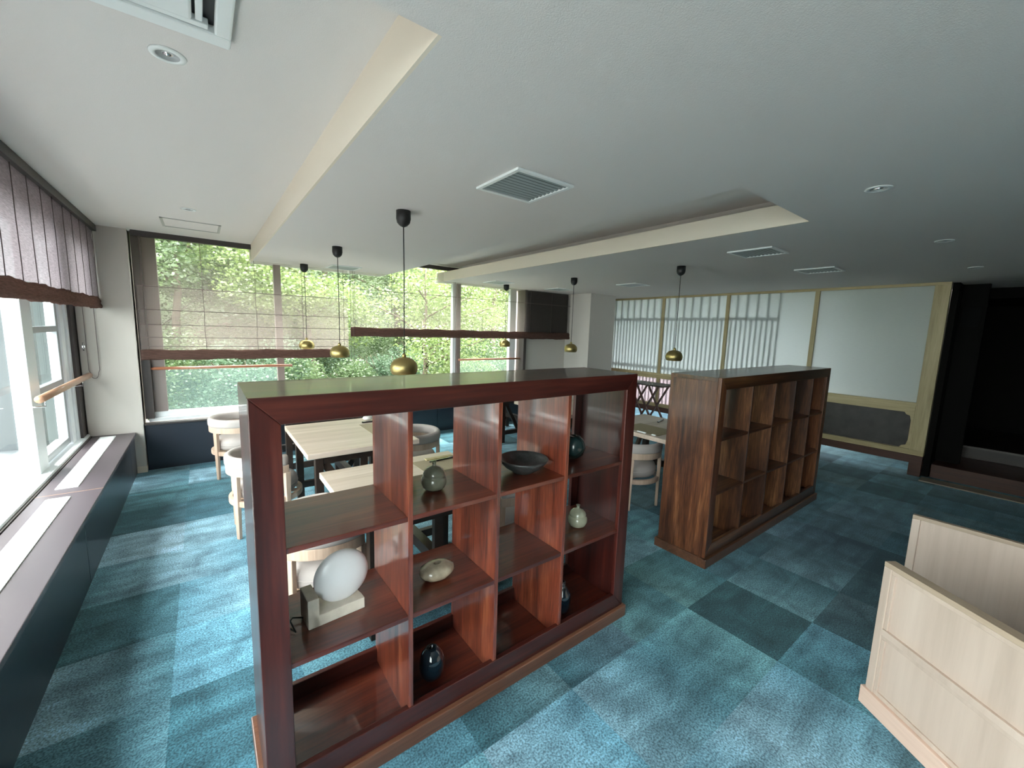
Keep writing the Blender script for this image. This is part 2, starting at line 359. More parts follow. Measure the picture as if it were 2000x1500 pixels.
# floor: one mesh of half-tiles, each with its own tone, random ones darker at the right
def build_floor():
    T = .51; X0 = -.205-2*T; Y0 = .69-10*T
    nx, ny = 20, 21
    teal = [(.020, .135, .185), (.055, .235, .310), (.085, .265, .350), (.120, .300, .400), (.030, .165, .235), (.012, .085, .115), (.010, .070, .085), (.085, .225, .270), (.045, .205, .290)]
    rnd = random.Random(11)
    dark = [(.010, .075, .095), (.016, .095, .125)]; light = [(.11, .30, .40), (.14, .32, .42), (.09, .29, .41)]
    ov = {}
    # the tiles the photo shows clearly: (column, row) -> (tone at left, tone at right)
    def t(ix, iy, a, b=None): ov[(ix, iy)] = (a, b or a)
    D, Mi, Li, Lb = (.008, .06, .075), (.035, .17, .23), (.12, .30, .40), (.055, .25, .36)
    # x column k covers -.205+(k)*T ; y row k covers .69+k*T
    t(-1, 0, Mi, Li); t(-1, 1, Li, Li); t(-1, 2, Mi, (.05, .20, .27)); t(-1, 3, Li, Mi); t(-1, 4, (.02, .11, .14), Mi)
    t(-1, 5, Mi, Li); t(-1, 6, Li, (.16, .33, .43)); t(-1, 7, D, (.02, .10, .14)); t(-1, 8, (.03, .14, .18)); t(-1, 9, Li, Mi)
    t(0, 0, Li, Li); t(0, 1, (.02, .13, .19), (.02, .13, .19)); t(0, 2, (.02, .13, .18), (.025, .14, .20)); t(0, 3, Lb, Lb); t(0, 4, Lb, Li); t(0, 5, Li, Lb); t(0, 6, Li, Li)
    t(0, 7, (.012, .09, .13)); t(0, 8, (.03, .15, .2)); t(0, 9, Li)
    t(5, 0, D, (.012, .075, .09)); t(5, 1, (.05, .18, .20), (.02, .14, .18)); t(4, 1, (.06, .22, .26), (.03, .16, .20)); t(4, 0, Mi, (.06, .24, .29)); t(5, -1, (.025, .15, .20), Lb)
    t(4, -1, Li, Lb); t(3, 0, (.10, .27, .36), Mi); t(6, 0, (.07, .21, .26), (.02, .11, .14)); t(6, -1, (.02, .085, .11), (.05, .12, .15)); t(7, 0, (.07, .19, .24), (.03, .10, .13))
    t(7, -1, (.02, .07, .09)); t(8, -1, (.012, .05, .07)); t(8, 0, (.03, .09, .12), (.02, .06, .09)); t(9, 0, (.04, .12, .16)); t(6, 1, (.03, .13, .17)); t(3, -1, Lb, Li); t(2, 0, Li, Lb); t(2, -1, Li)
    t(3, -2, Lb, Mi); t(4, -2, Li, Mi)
    vs = []; fs = []; cols = []
    for iy in range(ny):
        for ix in range(nx):
            key = (ix-2, iy-10)
            a, b2 = ov.get(key, (None, None))
            if a is None:
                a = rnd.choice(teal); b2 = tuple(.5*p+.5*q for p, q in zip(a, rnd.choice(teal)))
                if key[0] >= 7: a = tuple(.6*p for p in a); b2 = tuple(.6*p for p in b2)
            x0, x1, y0, y1 = X0+ix*T, X0+(ix+1)*T, Y0+iy*T, Y0+(iy+1)*T
            y1 = min(y1, 6.1)
            if y1 <= y0: continue
            # strips woven along x inside one tile
            ns = 6; w = [rnd.uniform(.8, 1.22) for _ in range(ns)]
            sm = rnd.random() < .6
            for k in range(ns):
                ya, yb = y0+(y1-y0)*k/ns, y0+(y1-y0)*(k+1)/ns
                i = len(vs); vs += [(x0, ya, 0), (x1, ya, 0), (x1, yb, 0), (x0, yb, 0)]; fs.append((i, i+1, i+2, i+3))
                wa, wb = (w[k], w[(k+1) % ns] if k < ns-1 else w[k]) if sm else (1, 1)
                for c, ww in ((a, wa), (b2, wa), (b2, wb), (a, wb)):
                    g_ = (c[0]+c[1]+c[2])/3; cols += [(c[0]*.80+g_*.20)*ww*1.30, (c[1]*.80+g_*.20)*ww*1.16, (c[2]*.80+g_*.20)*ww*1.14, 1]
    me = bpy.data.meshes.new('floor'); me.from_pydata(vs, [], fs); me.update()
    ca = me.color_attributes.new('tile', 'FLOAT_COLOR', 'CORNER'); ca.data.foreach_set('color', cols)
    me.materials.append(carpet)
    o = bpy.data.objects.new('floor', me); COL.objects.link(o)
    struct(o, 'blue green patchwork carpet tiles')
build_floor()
struct(bx(-1.3, 10.2, -4.7, 6.6, -.12, -.002).build('floor_slab', concr))

# ceilings
YN = 1.04
XF, XA, XB = .53, 2.18, 3.11
YB = 6.08
cm = MB()
cm.box(XF, XA, YN, 6.3, ZL, ZL+.03)              # low panel between the two recesses
cm.box(-1.3, 7.25, -4.6, YN, ZL, ZL+.03)         # low ceiling near the camera
cm.box(XB, 8.7, YN, 6.3, ZL, ZL+.03)             # low ceiling on the right
cm.box(7.25, 8.3, -4.6, YN, ZL, ZL+.03)
cm.box(-1.3, XF+.02, YN-.02, 6.3, ZH, ZH+.05)    # left recess
cm.box(XA-.02, XB+.30, YN-.02, 6.3, ZS, ZS+.05)  # slot
cm.box(-1.3, XF, YN-.03, YN-.001, ZL+.001, ZH)
cm.box(XA+.001, XB+.3, YN-.03, YN-.001, ZL+.001, ZS)
cm.box(XA-.03, XA-.001, YN, 6.3, ZL+.001, ZS)
cm.box(XB+.24, XB+.27, YN, 6.3, ZL+.03, ZS)
struct(cm.build('ceiling', ceilm), 'matt grey white ceiling with two raised recesses')
struct(bx(XF-.012, XF, YN, 6.2, ZL, ZH).build('trim_1', cream), 'cream edge board of the left ceiling recess')
struct(bx(XB-.014, XB, YN, 6.2, ZL, 2.575).build('trim_2', cream), 'cream edge board of the ceiling slot')

# back wall: low panel under the sill, header, solid wall at the right
YG = 6.20
wb_ = MB()
wb_.box(-1.0, 6.0, 6.26, 6.40, 2.66, 2.9)
wb_.box(-1.0, 7.4, 6.26, 6.40, -.1, .50)
wb_.box(4.82, 7.4, 6.08, 6.40, 0, ZL+.26)
wb_.box(-1.0, -.58, 6.02, 6.40, 0, 2.9)
struct(wb_.build('wall_back', wallm), 'pale plaster back wall')
struct(bx(-1.01, -.58, 5.96, 6.10, 0, ZH).build('wall_pier', wallm), 'pale pier between the left and the back window')
struct(bx(-.66, -.575, 5.945, 6.0, 0, .07).build('baseboard_pier', cream))
struct(bx(5.92, 6.64, 5.43, 6.1, 0, ZL).build('wall_column', wallm), 'square plaster column beside the translucent screens')
wr = MB(); wr.box(6.64, 7.33, 6.0, 6.4, 0, ZL+.1); wr.box(7.33, 8.82, 6.0, 6.4, 0, .2)
struct(wr.build('wall_corridor', wallm))
wf = MB(); wf.box(-1.3, 10.2, -4.75, -4.6, 0, 2.9)
struct(wf.build('wall_front', wallm))
# left wall: sill wall below, header above and the part beside the window
wl = MB(); wl.box(-1.25, -1.10, -4.6, 6.2, -.1, .46); wl.box(-1.25, -1.0, -4.6, 6.2, 2.42, 2.9);
wl.box(-1.25, -1.05, -4.6, -1.9, .46, 2.9)  # unseen solid stretch, shortens the window to cut light behind the camera
struct(wl.build('wall_left', wallm))
struct(bx(-1.30, -1.001, 5.99, 6.40, -.1, 2.9).build('wall_exterior', plain('exterior_render', (.10, .12, .12), .8)))
# right: exterior wall of the corridor and the dark room
wx = MB(); wx.box(8.7, 8.82, .86, 2.2, 0, 2.6); wx.box(8.7, 8.82, 2.2, 6.4, 0, .15); wx.box(8.7, 8.82, 2.2, 6.4, 2.4, 2.7)
struct(wx.build('wall_right', wallm))
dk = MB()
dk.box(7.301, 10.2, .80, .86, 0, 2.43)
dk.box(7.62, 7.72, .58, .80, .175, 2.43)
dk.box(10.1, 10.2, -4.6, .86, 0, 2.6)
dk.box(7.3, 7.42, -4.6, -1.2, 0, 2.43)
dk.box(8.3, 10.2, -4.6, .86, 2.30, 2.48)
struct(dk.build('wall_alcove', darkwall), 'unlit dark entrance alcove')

# ------------------------------------------------------------------ left window
w1 = empty('window_1'); struct(w1, 'wide left window in white aluminium frames')
XW = -1.10
fm = MB(); fm.box(XW-.06, -1.0, -1.9, 5.98, .46, .485)          # white sill
fm.box(XW-.05, XW+.05, -1.9, 5.98, 2.36, 2.44)
for y0, y1 in ((4.58, 4.80), (5.60, 5.72), (3.0, 3.08), (1.2, 1.3), (-.6, -.5), (-1.9, -1.8)):
    fm.box(XW-.05, XW+.045, y0, y1, .485, 2.36)
fm.build('window_frame', frmw, w1, .004)
f2 = MB(); f2.box(XW-.02, XW+.03, 4.81, 4.87, .50, 2.3); f2.box(XW-.02, XW+.03, 5.53, 5.59, .50, 2.3)
f2.box(XW-.02, XW+.03, 4.87, 5.53, .50, .56); f2.box(XW-.02, XW+.03, 4.87, 5.53, 1.07, 1.12); f2.box(XW-.02, XW+.03, 4.87, 5.53, 1.56, 1.61)
f2.build('sash', frmg, w1, .003)
bx(XW-.02, XW+.06, 5.725, 5.80, .485, 2.36).build('jamb', frmw, w1, .003)
bx(XW-.02, -1.02, 5.80, 5.985, .46, 2.5).build('dark_post', frmd, w1)
for y0, y1 in ((3.08, 4.58), (4.85, 5.55), (1.3, 3.0), (-.5, 1.2), (-1.8, -.6)):
    bx(XW-.006, XW, y0, y1, .49, 2.36).build('pane', glassm, w1)
# dark gap between sill and cabinet
struct(bx(-1.02, -.985, -3.7, 5.955, .38, .465).build('trim_3', frmd))

hr = empty('handrail', (-.95, 5.0, 1.11)); tag(hr, 'round light wood handrail across the left window, ending in mid air', 'handrail')
MB().tube([(0, -.72, 0), (0, .90, 0)], .027, 14).build('rail', railw, hr)
for q in (-.60, .60): MB().tube([(0, q, -.02), (0.0, q, -.07), (-.10, q, -.07)], .006, 6).build('bracket', chrome, hr)

# ------------------------------------------------------------------ blinds
def blind(name, axis, fixed, a0, a1, ztop, zmesh, zbot, fab, ntapes, label, folds, out=1, sag=0):
    """roman blind hanging in the plane axis=fixed; a0..a1 along the wall"""
    e = empty(name); tag(e, label, 'blind')
    def P(a, z, d=0): return (a, fixed+d, z) if axis == 'y' else (fixed+d, a, z)
    # mesh panel with slight waviness
    n = 60; m = 16; vs = []; fs = []
    for j in range(m+1):
        for i in range(n+1):
            a = a0+(a1-a0)*i/n; z = zmesh+(ztop-zmesh)*j/m
            d = .004*math.sin(a*9+z*3)+.003*math.sin(z*37)
            vs.append(P(a, z, d*out))
    for j in range(m):
        for i in range(n): fs.append((j*(n+1)+i, j*(n+1)+i+1, (j+1)*(n+1)+i+1, (j+1)*(n+1)+i))
    MB().add(vs, fs, True).build('fabric_panel', fab, e)
    # gathered hem: soft folded stack
    vs = []; fs = []; prof = [(-.016, 1), (.006, 1.02), (.020, .72), (.012, .5), (.026, .28), (.018, .02), (-.008, 0), (-.018, .5)]
    n = 90
    for i in range(n+1):
        a = a0+(a1-a0)*i/n
        for k, (d, h) in enumerate(prof):
            wob = .006*math.sin(a*11+k)+.004*math.sin(a*29+k*2)
            vs.append(P(a, zbot+(zmesh-zbot)*h+wob*.8-sag*math.sin(PI*i/n), (d+wob*.5)*out))
    m = len(prof)
    for i in range(n):
        for k in range(m): fs.append((i*m+k, (i+1)*m+k, (i+1)*m+(k+1) % m, i*m+(k+1) % m))
    fs += [tuple(range(m)), tuple(range(n*m, n*m+m))]
    MB().add(vs, fs, True).build('hem', hemm, e)
    # headrail
    q = MB()
    if axis == 'y': q.box(a0, a1, fixed-.03, fixed+.03, ztop-.02, ztop+.035)
    else: q.box(fixed-.03, fixed+.03, a0, a1, ztop-.005, ztop+.055)
    q.build('headrail', frmd, e)
    for i in range(ntapes):
        t = MB()
        a = a0+.06+(a1-a0-.12)*i/(ntapes-1)
        pts = [P(a+.003*math.sin(z*14+i), z, .008*out) for z in np.linspace(zmesh, ztop, 14)]
        t.tube(pts, .0025, 5); t.build('lift_cord', hemcord, e)
    s = MB()
    for z in folds: s.bar(P(a0+.01, z, .007*out), P(a1-.01, z, .007*out), .004, .006)
    if folds: s.build('batten', hemcord, e)
    return e
hemcord = plain('cord_brown', (.13, .10, .10), .8)
b1 = blind('roman_blind', 'y', 5.99, -.55, 1.635, 2.585, 1.36, 1.25, blind_b, 5, 'brown see-through roman blind over the left half of the back window, hanging lowest', [2.05, 1.80, 1.64, 1.50, 1.40], -1, .0)
b2 = blind('roman_blind', 'y', 5.97, 1.66, 6.0, 2.62, 1.668, 1.545, blind_b, 9, 'brown see-through roman blind over the right half of the back window, raised higher', [2.2], -1)
b3 = blind('roman_blind', 'x', -.83, .6, 5.94, 2.56, 1.90, 1.79, blind_l, 20, 'mauve linen roman blind hanging over the left side window', [], 1)
# blind cord loop and its cleat on the pier
cl = MB(); pts = [(-.955+.0*k, 5.945, 1.85-.11*k) for k in range(8)]
loop = [(-.955, 5.94, 1.86)]+[(-.955, 5.94, 1.86-k*.1) for k in range(1, 8)]+[(-.945+.03*(1-math.cos(t)), 5.94, 1.13-.06*math.sin(t)) for t in np.linspace(0, PI, 9)]+[(-.875, 5.94, 1.16+k*.1) for k in range(8)]
cl.tube(loop, .0022, 6)
tag(cl.build('pull_cord', hemcord), 'long thin looped pull cord of the blind hanging against the pale pier', 'cord')
ct = MB(); ct.box(-.985, -.965, 5.935, 5.96, 1.39, 1.41); ct.tube([(-.975, 5.935, 1.36), (-.975, 5.93, 1.44)], .006, 8)
tag(ct.build('cord_cleat', chrome), 'small metal cord cleat screwed to the pier by the left window', 'cleat')
# the lower part of the left blind hangs doubled
vs = [(-.54, 6.005, 1.36), (1.625, 6.005, 1.36), (1.625, 6.005, 2.06), (-.54, 6.005, 2.06)]
MB().add(vs, [(0, 1, 2, 3)]).build('folded_panel', blind_b, b1)
c2 = MB(); c2.tube([(1.69, 5.93, 2.5), (1.69, 5.93, 1.2)], .0025, 6); c2.tube([(1.65, 5.93, 2.5), (1.65, 5.93, 1.2)], .0025, 6); c2.tube([(1.65, 5.93, 1.2), (1.67, 5.93, 1.16), (1.69, 5.93, 1.2)], .0025, 6)
tag(c2.build('pull_cord', hemcord), 'pair of thin pull cords hanging between the two back window blinds', 'cord')

# ------------------------------------------------------------------ back window
w2 = empty('window_2'); struct(w2, 'wide back window looking on to trees')
k = YG/6.08
def vx(x): return x*k
fm = MB()
fm.box(-.54, 4.86, 6.08, 6.26, .54, .58)
fm.build('window_sill', frmw, w2, .003)
bx(-.50, 4.82, 6.14, 6.22, .58, .64).build('bottom_rail', frmw, w2, .003)
bx(-.58, 4.86, 6.12, 6.24, 2.66, 2.74).build('top_rail', frmd, w2)
bx(-.565, -.49, 6.06, 6.22, .58, 2.62).build('left_jamb', frmd, w2)
bx(-.49, -.37, 6.15, 6.22, .64, 2.62).build('window_stile', frmbr, w2, .003)
bx(vx(.75), vx(.83), 6.15, 6.22, .64, 2.62).build('window_stile', frmbr, w2, .003)
m2 = MB(); m2.box(vx(3.30), vx(3.36), 6.15, 6.22, .64, 2.62); m2.build('window_stile', frmw, w2, .003)
m2 = MB(); m2.box(vx(3.365), vx(3.44), 6.13, 6.22, .64, 2.62); m2.build('mullion', frmbr, w2, .003)
m2 = MB(); m2.box(4.56, 4.70, 6.15, 6.22, .64, 2.62); m2.build('window_stile', frmw, w2, .003)
bx(4.85, 5.90, 6.02, 6.07, 1.57, 2.43).build('added_dark_backing', plain('added_dark_backing', (.02, .016, .013), .7), w2)  # board added behind the mesh so this end of the blind looks dark
m2 = MB(); m2.box(4.78, 4.84, 6.0, 6.22, .58, 2.62); m2.build('right_jamb', frmd, w2)
for a, b_ in ((-.37, vx(.75)), (vx(.83), vx(3.30)), (vx(3.44), 4.56)):
    bx(a, b_, 6.18, 6.185, .64, 2.60).build('pane', glassm, w2)
bx(-.37, vx(.75), 6.235, 6.24, .62, 1.12).build('lower_pane', glassb, w2)
bx(vx(3.44), 4.56, 6.235, 6.24, .62, 1.14).build('lower_pane', glassb, w2)
for x0, x1, z, lb in ((-.49, .93, 1.145, 'thin reddish wood handrail across the left light of the back window'), (3.46, 4.80, 1.17, 'thin reddish wood handrail across the right light of the back window')):
    tag(MB().tube([(x0, 6.10, z), (x1, 6.10, z)], .017, 10).build('handrail', railx), lb, 'handrail')

# ------------------------------------------------------------------ window-side cabinets
cb = empty('heater_cabinet', (-.65, 2, 0)); tag(cb, 'long low dark cabinet with white air grilles under the left window', 'cabinet')
bx(-.33, .005, -4.6, 3.955, .43, .46).build('cabinet_top', plum, cb, .003)
fr = MB(); y = -4.6
while y < 3.9:
    y2 = min(y+2.05, 3.955); fr.box(-.30, -.012, y+.002, y2-.002, .0, .428); y = y2
fr.build('cabinet_front', navy, cb, .002)
for y0, y1, jag in ((2.20, 3.86, 1), (-.1, 1.98, 0), (-2.2, -.3, 0)):
    g = MB(); g.box(-.262, -.142, y0, y1, .458, .466); 
    q = g.build('air_grille', whitep, cb, .002)
    s = MB(); nn = int((y1-y0)/.02)
    for i in range(nn): s.box(-.250, -.154, y0+.012+i*.02, y0+.016+i*.02, .466, .469)
    s.build('grille_slats', whitep, q)
bx(-.34, .006, 2.08, 2.084, .4602, .4608).build('joint', railw, cb)
cb2 = empty('window_bench', (2, 6.08, 0)); tag(cb2, 'low navy panelled cabinet below the back window', 'cabinet')
bx(-2.575, 2.82, -.10, .0, .52, .54).build('cabinet_top', frmd, cb2, .003)
fr = MB(); x = -2.575
while x < 2.8:
    x2 = min(x+1.8, 2.82); fr.box(x+.002, x2-.002, -.07, .0, .0, .515); x = x2
fr.build('cabinet_front', navy, cb2, .003)

# ------------------------------------------------------------------ display shelves
def display_shelf(name, label, x0, x1, y0, y1, H, divs, shelves, wd, sw=.085, tr_h=.088, lift=.0):
    e = empty(name, ((x0+x1)/2, (y0+y1)/2, 0)); tag(e, label, 'bookshelf')
    cx, cyy = (x0+x1)/2, (y0+y1)/2
    def B(*a): return bx(a[0]-cx, a[1]-cx, a[2]-cyy, a[3]-cyy, a[4], a[5])
    pl = .07; bz = .165; t = .024
    # plinth
    B(x0-.018, x1+.018, y0-.018, y1+.018, 0, pl).build('plinth', wd['p'], e, .004)
    # side boards
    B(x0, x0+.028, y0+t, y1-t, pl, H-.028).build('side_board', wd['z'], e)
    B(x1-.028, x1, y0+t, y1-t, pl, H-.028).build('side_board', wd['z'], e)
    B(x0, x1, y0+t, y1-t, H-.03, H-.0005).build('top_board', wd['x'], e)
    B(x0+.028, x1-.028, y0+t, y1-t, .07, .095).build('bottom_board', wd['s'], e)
    # face frames, front and back, mitred at the corners
    for ya, yb in ((y0, y0+t), (y1-t, y1)):
        ya -= cyy; yb -= cyy
        X0, X1 = x0-cx, x1-cx; iz0, iz1 = bz, H-tr_h
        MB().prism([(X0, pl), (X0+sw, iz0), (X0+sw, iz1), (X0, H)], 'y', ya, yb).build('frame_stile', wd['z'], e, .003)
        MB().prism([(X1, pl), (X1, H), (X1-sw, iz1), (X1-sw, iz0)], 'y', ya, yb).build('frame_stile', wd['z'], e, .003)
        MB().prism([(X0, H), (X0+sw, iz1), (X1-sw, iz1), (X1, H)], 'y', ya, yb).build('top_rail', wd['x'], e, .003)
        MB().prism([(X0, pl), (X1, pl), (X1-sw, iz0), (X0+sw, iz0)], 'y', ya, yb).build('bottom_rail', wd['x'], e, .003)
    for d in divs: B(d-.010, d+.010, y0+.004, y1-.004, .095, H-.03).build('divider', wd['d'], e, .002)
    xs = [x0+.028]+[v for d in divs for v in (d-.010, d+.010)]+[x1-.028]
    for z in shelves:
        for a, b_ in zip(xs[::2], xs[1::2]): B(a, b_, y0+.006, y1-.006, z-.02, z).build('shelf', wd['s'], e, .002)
    return e
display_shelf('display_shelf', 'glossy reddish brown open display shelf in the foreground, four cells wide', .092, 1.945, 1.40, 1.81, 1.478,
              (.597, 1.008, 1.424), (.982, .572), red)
display_shelf('display_shelf', 'walnut brown open shelf unit standing behind and to the right, five cells wide', 2.868, 5.15, 1.375, 1.765, 1.412,
              (3.40, 3.83, 4.27, 4.70), (.965, .555), brn)

# pottery on the near shelf
ZT, ZM, ZBt = .982, .572, .095
def pot(name, prof, x, y, z, mat, label, cat='vase', sx=1, sy_=1, n=36):
    o = MB().lathe(prof, n=n, sx=sx, sy_=sy_).build(name, mat); o.location = (x, y, z); tag(o, label, cat); return o
gourd = [(.0001, 0), (.032, 0), (.050, .014), (.0585, .036), (.0575, .056), (.0515, .067), (.0485, .069), (.0500, .072), (.0500, .080), (.044, .093), (.030, .106), (.012, .113), (.009, .118), (.0095, .130), (.013, .134), (.008, .134), (.006, .118), (.0001, .118)]
pot('gourd_vase', [(r*.97, z*.97) for r, z in gourd], .79, 1.60, ZT, celad, 'grey green gourd vase on the top shelf, second cell from the left')
pot('gourd_vase', [(r*.97, z*.98) for r, z in gourd], 1.695, 1.565, ZM, celad2, 'pale grey green gourd vase in the middle row of the rightmost cell')
pot('bowl', [(.0001, 0), (.05, 0), (.055, .006), (.095, .03), (.122, .060), (.128, .072), (.123, .074), (.115, .061), (.088, .034), (.05, .014), (.0001, .011)], 1.275, 1.57, ZT, stone,
    'shallow dark grey stoneware bowl on the top shelf', 'bowl')
o = pot('pebble_vase', [(.0001, 0), (.028, 0), (.068, .018), (.084, .040), (.078, .060), (.050, .074), (.022, .077), (.016, .076), (.012, .066), (.0001, .066)], .79, 1.565, ZM, shell,
        'flat glossy pebble shaped vase in mottled beige glaze, middle shelf', sx=1, sy_=.72)
pot('egg_vase', [(.0001, 0), (.036, 0), (.049, .02), (.058, .052), (.058, .085), (.047, .120), (.028, .144), (.014, .151), (.011, .148), (.010, .13), (.0001, .13)], .765, 1.56, ZBt, inkg,
    'glossy ink blue egg shaped vase in the bottom row, second cell')
pot('round_vase', [(.0001, 0), (.03, 0), (.058, .025), (.070, .065), (.060, .105), (.035, .128), (.014, .134), (.012, .130), (.0001, .12)], 1.665, 1.60, ZT, tealg,
    'dark teal ball shaped vase half hidden in the top right cell')
pot('bottle_vase', [(.0001, 0), (.034, 0), (.045, .02), (.050, .08), (.045, .12), (.022, .150), (.014, .165), (.015, .185), (.010, .185), (.009, .165), (.0001, .16)], 1.575, 1.54, ZBt, inkg,
    'dark blue black bottle vase in the bottom right cell')

# disc table lamp
lp = empty('table_lamp', (.375, 1.60, ZM), math.radians(4)); tag(lp, 'table lamp with a round opal disc on a pale L shaped stone base', 'table lamp')
b_ = MB(); b_.prism([(-.11, -.055), (.085, -.055), (.085, -.02), (.075, .055), (-.11, .055)], 'z', 0, .045)
b_.box(-.125, -.085, -.055, .055, 0, .115); b_.build('lamp_base', traver, lp, .003)
d = MB().ell((0, 0, 0), (.105, .042, .105), 40, 24).build('disc_shade', globe, lp); d.location = (.015, 0, .142); d.rotation_euler = (0, 0, 0)
cd = MB().tube([(-.125, .02, .01), (-.16, .03, .02), (-.185, .00, .012), (-.165, -.04, .006), (-.18, .0, .05), (-.19, .05, .10), (-.185, .12, .04), (-.18, .19, .005)], .003, 6).build('power_cord', black, lp)

# ------------------------------------------------------------------ pendant lamps
def pendant(x, y, zb, label, first=None):
    if first is not None:
        c = copy_tree(first); c.location = (x, y, ZL); c['label'] = label; return c
    e = empty('pendant_lamp', (x, y, ZL)); tag(e, label, 'pendant lamp', 'brass pendant lamps')
    MB().lathe([(.045, 0), (.046, -.05), (.040, -.075), (.024, -.092), (.008, -.10), (.0001, -.10)]).build('ceiling_rose', black, e)
    H = zb-ZL
    MB().tube([(0, 0, -.09), (.003, 0, -.4), (.001, 0, H+.10)], .0035, 6).build('cord', black, e)
    MB().lathe([(.015, H+.112), (.013, H+.135), (.008, H+.145), (.0001, H+.145)]).build('lamp_holder', brass, e)
    pr = []
    for i in range(15):
        t = math.radians(6+i*8.4); pr.append((max(.012, .090*math.sin(t)**.85), H+.045+.074*math.cos(t)))
    pi_ = [(r-.002, z-.001) for r, z in pr[::-1]]
    MB().lathe(pr+pi_, n=40).build('lamp_shade', brass, e)
    MB().ell((0, 0, H+.03), (.028, .028, .032), 16, 10).build('bulb', globe, e)
    return e
p1 = pendant(1.073, 2.63, 1.378, 'nearest brass dome pendant lamp, largest and just behind the front shelf')
pendant(1.072, 4.25, 0, 'brass dome pendant lamp second in the left row, in front of the low blind', p1)
pendant(1.060, 5.79, 0, 'smallest and farthest brass dome pendant lamp of the left row', p1)
p2 = pendant(4.162, 2.543, 1.415, 'brass dome pendant lamp in front of the translucent screens')
pendant(4.135, 4.12, 0, 'brass dome pendant lamp hanging by the right end of the dark blind', p2)
pendant(4.040, 5.575, 0, 'small far brass dome pendant lamp against the right light of the back window', p2)

# ------------------------------------------------------------------ ceiling fittings
slatm = plain('vent_grey', (.42, .47, .47), .4, metal=.2)
def vent(x, y, w, h, label, first=None, slats=10):
    if first is not None:
        c = copy_tree(first); c.location = (x, y, ZL); c['label'] = label; return c
    e = empty('ceiling_vent', (x, y, ZL)); tag(e, label, 'air vent', 'square ceiling vents')
    m = MB(); t = .022
    m.box(-w/2, w/2, -h/2, -h/2+t, -.012, 0); m.box(-w/2, w/2, h/2-t, h/2, -.012, 0); m.box(-w/2, -w/2+t, -h/2+t, h/2-t, -.012, 0); m.box(w/2-t, w/2, -h/2+t, h/2-t, -.012, 0)
    m.build('vent_frame', whitep, e, .002)
    s = MB()
    for i in range(slats):
        yy = -h/2+t+(h-2*t)*(i+.5)/slats; q = .0085
        s.prism([(yy-q, -.004), (yy-q+.002, -.003), (yy+q, -.008), (yy+q-.002, -.009)], 'x', -w/2+t, w/2-t)
    s.build('vent_slats', slatm, e)
    bx(-w/2+t, w/2-t, -h/2+t, h/2-t, -.0008, -.0002).build('vent_opening', black, e)
    return e
v0 = vent(1.365, 1.75, .36, .36, 'square white slatted ceiling vent in the middle of the ceiling, largest')
vent(3.89, 1.665, 0, 0, 'white slatted ceiling vent above the brown shelf unit', v0)
vent(5.30, 1.63, 0, 0, 'white slatted ceiling vent farther right beyond the brown shelf unit', v0)
vent(5.25, 3.98, 0, 0, 'ceiling vent between the right row of pendants and the screens', v0)
vent(3.76, 5.40, 0, 0, 'far ceiling vent above the right light of the back window', v0)
vent(5.05, 5.40, 0, 0, 'far ceiling vent above the solid dark end of the blind', v0)
vent(1.50, 5.66, 0, 0, 'far ceiling vent beside the farthest left pendant', v0)
def downlight(x, y, z, label, first=None):
    if first is not None:
        c = copy_tree(first); c.location = (x, y, z); c['label'] = label; return c
    e = empty('downlight', (x, y, z)); tag(e, label, 'downlight', 'recessed downlights')
    MB().lathe([(.034, -.0005), (.036, -.006), (.052, -.004), (.054, -.0002)], n=36).build('trim_ring', whitep, e)
    MB().lathe([(.034, -.004), (.026, .0), (.0001, .0)][::-1], n=24).build('reflector', chrome, e)
    return e
d0 = downlight(-.045, 2.00, ZH, 'round recessed downlight in the raised left ceiling, nearest the ceiling air conditioner')
downlight(-.04, 4.52, ZH, 'small recessed downlight near the far access hatch', d0)
downlight(2.667, .62, ZL, 'recessed downlight on the right of the low ceiling, nearest', d0)
downlight(4.33, .59, ZL, 'recessed downlight toward the dark alcove, middle of three', d0)
downlight(6.0, .575, ZL, 'recessed downlight farthest right by the dark alcove', d0)
ac = empty('ceiling_air_conditioner', (-.28, 1.40, ZH)); tag(ac, 'white ceiling cassette air conditioner cut off at the top edge', 'air conditioner')
a = MB(); W2, H2 = .405, .375; t = .06
a.box(-W2, W2, H2-t, H2, -.03, 0); a.box(-W2, W2, -H2, -H2+t, -.03, 0); a.box(-W2, -W2+.045, -H2+t, H2-t, -.03, 0); a.box(W2-.045, W2, -H2+t, H2-t, -.03, 0)
a.build('panel_frame', whitep, ac, .006)
a = MB(); a.box(-W2+.10, W2-.10, -H2+.12, H2-.10, -.034, -.006); a.build('centre_panel', whitep, ac, .008)
bx(-W2+.045, W2-.045, -H2+t, H2-t, -.002, -.001).build('air_slot', black, ac)
a = MB(); a.box(-W2+.05, W2-.06, H2-.092, H2-.068, -.026, -.004); a.box(W2-.092, W2-.074, -H2+.1, H2-.10, -.026, -.004); a.build('louvre', whitep, ac, .003)
hatch = MB(); hx, hy = -.03, 5.25; hw, hh = .23, .22
for a_ in ((-hw, hw, -hh, -hh+.012), (-hw, hw, hh-.012, hh), (-hw, -hw+.02, -hh, hh), (hw-.02, hw, -hh, hh)): hatch.box(hx+a_[0], hx+a_[1], hy+a_[2], hy+a_[3], ZH-.006, ZH)
tag(hatch.build('access_hatch', plain('hatch_frame', (.45, .45, .43), .5)), 'thin framed square access hatch in the raised ceiling near the back window', 'ceiling hatch')

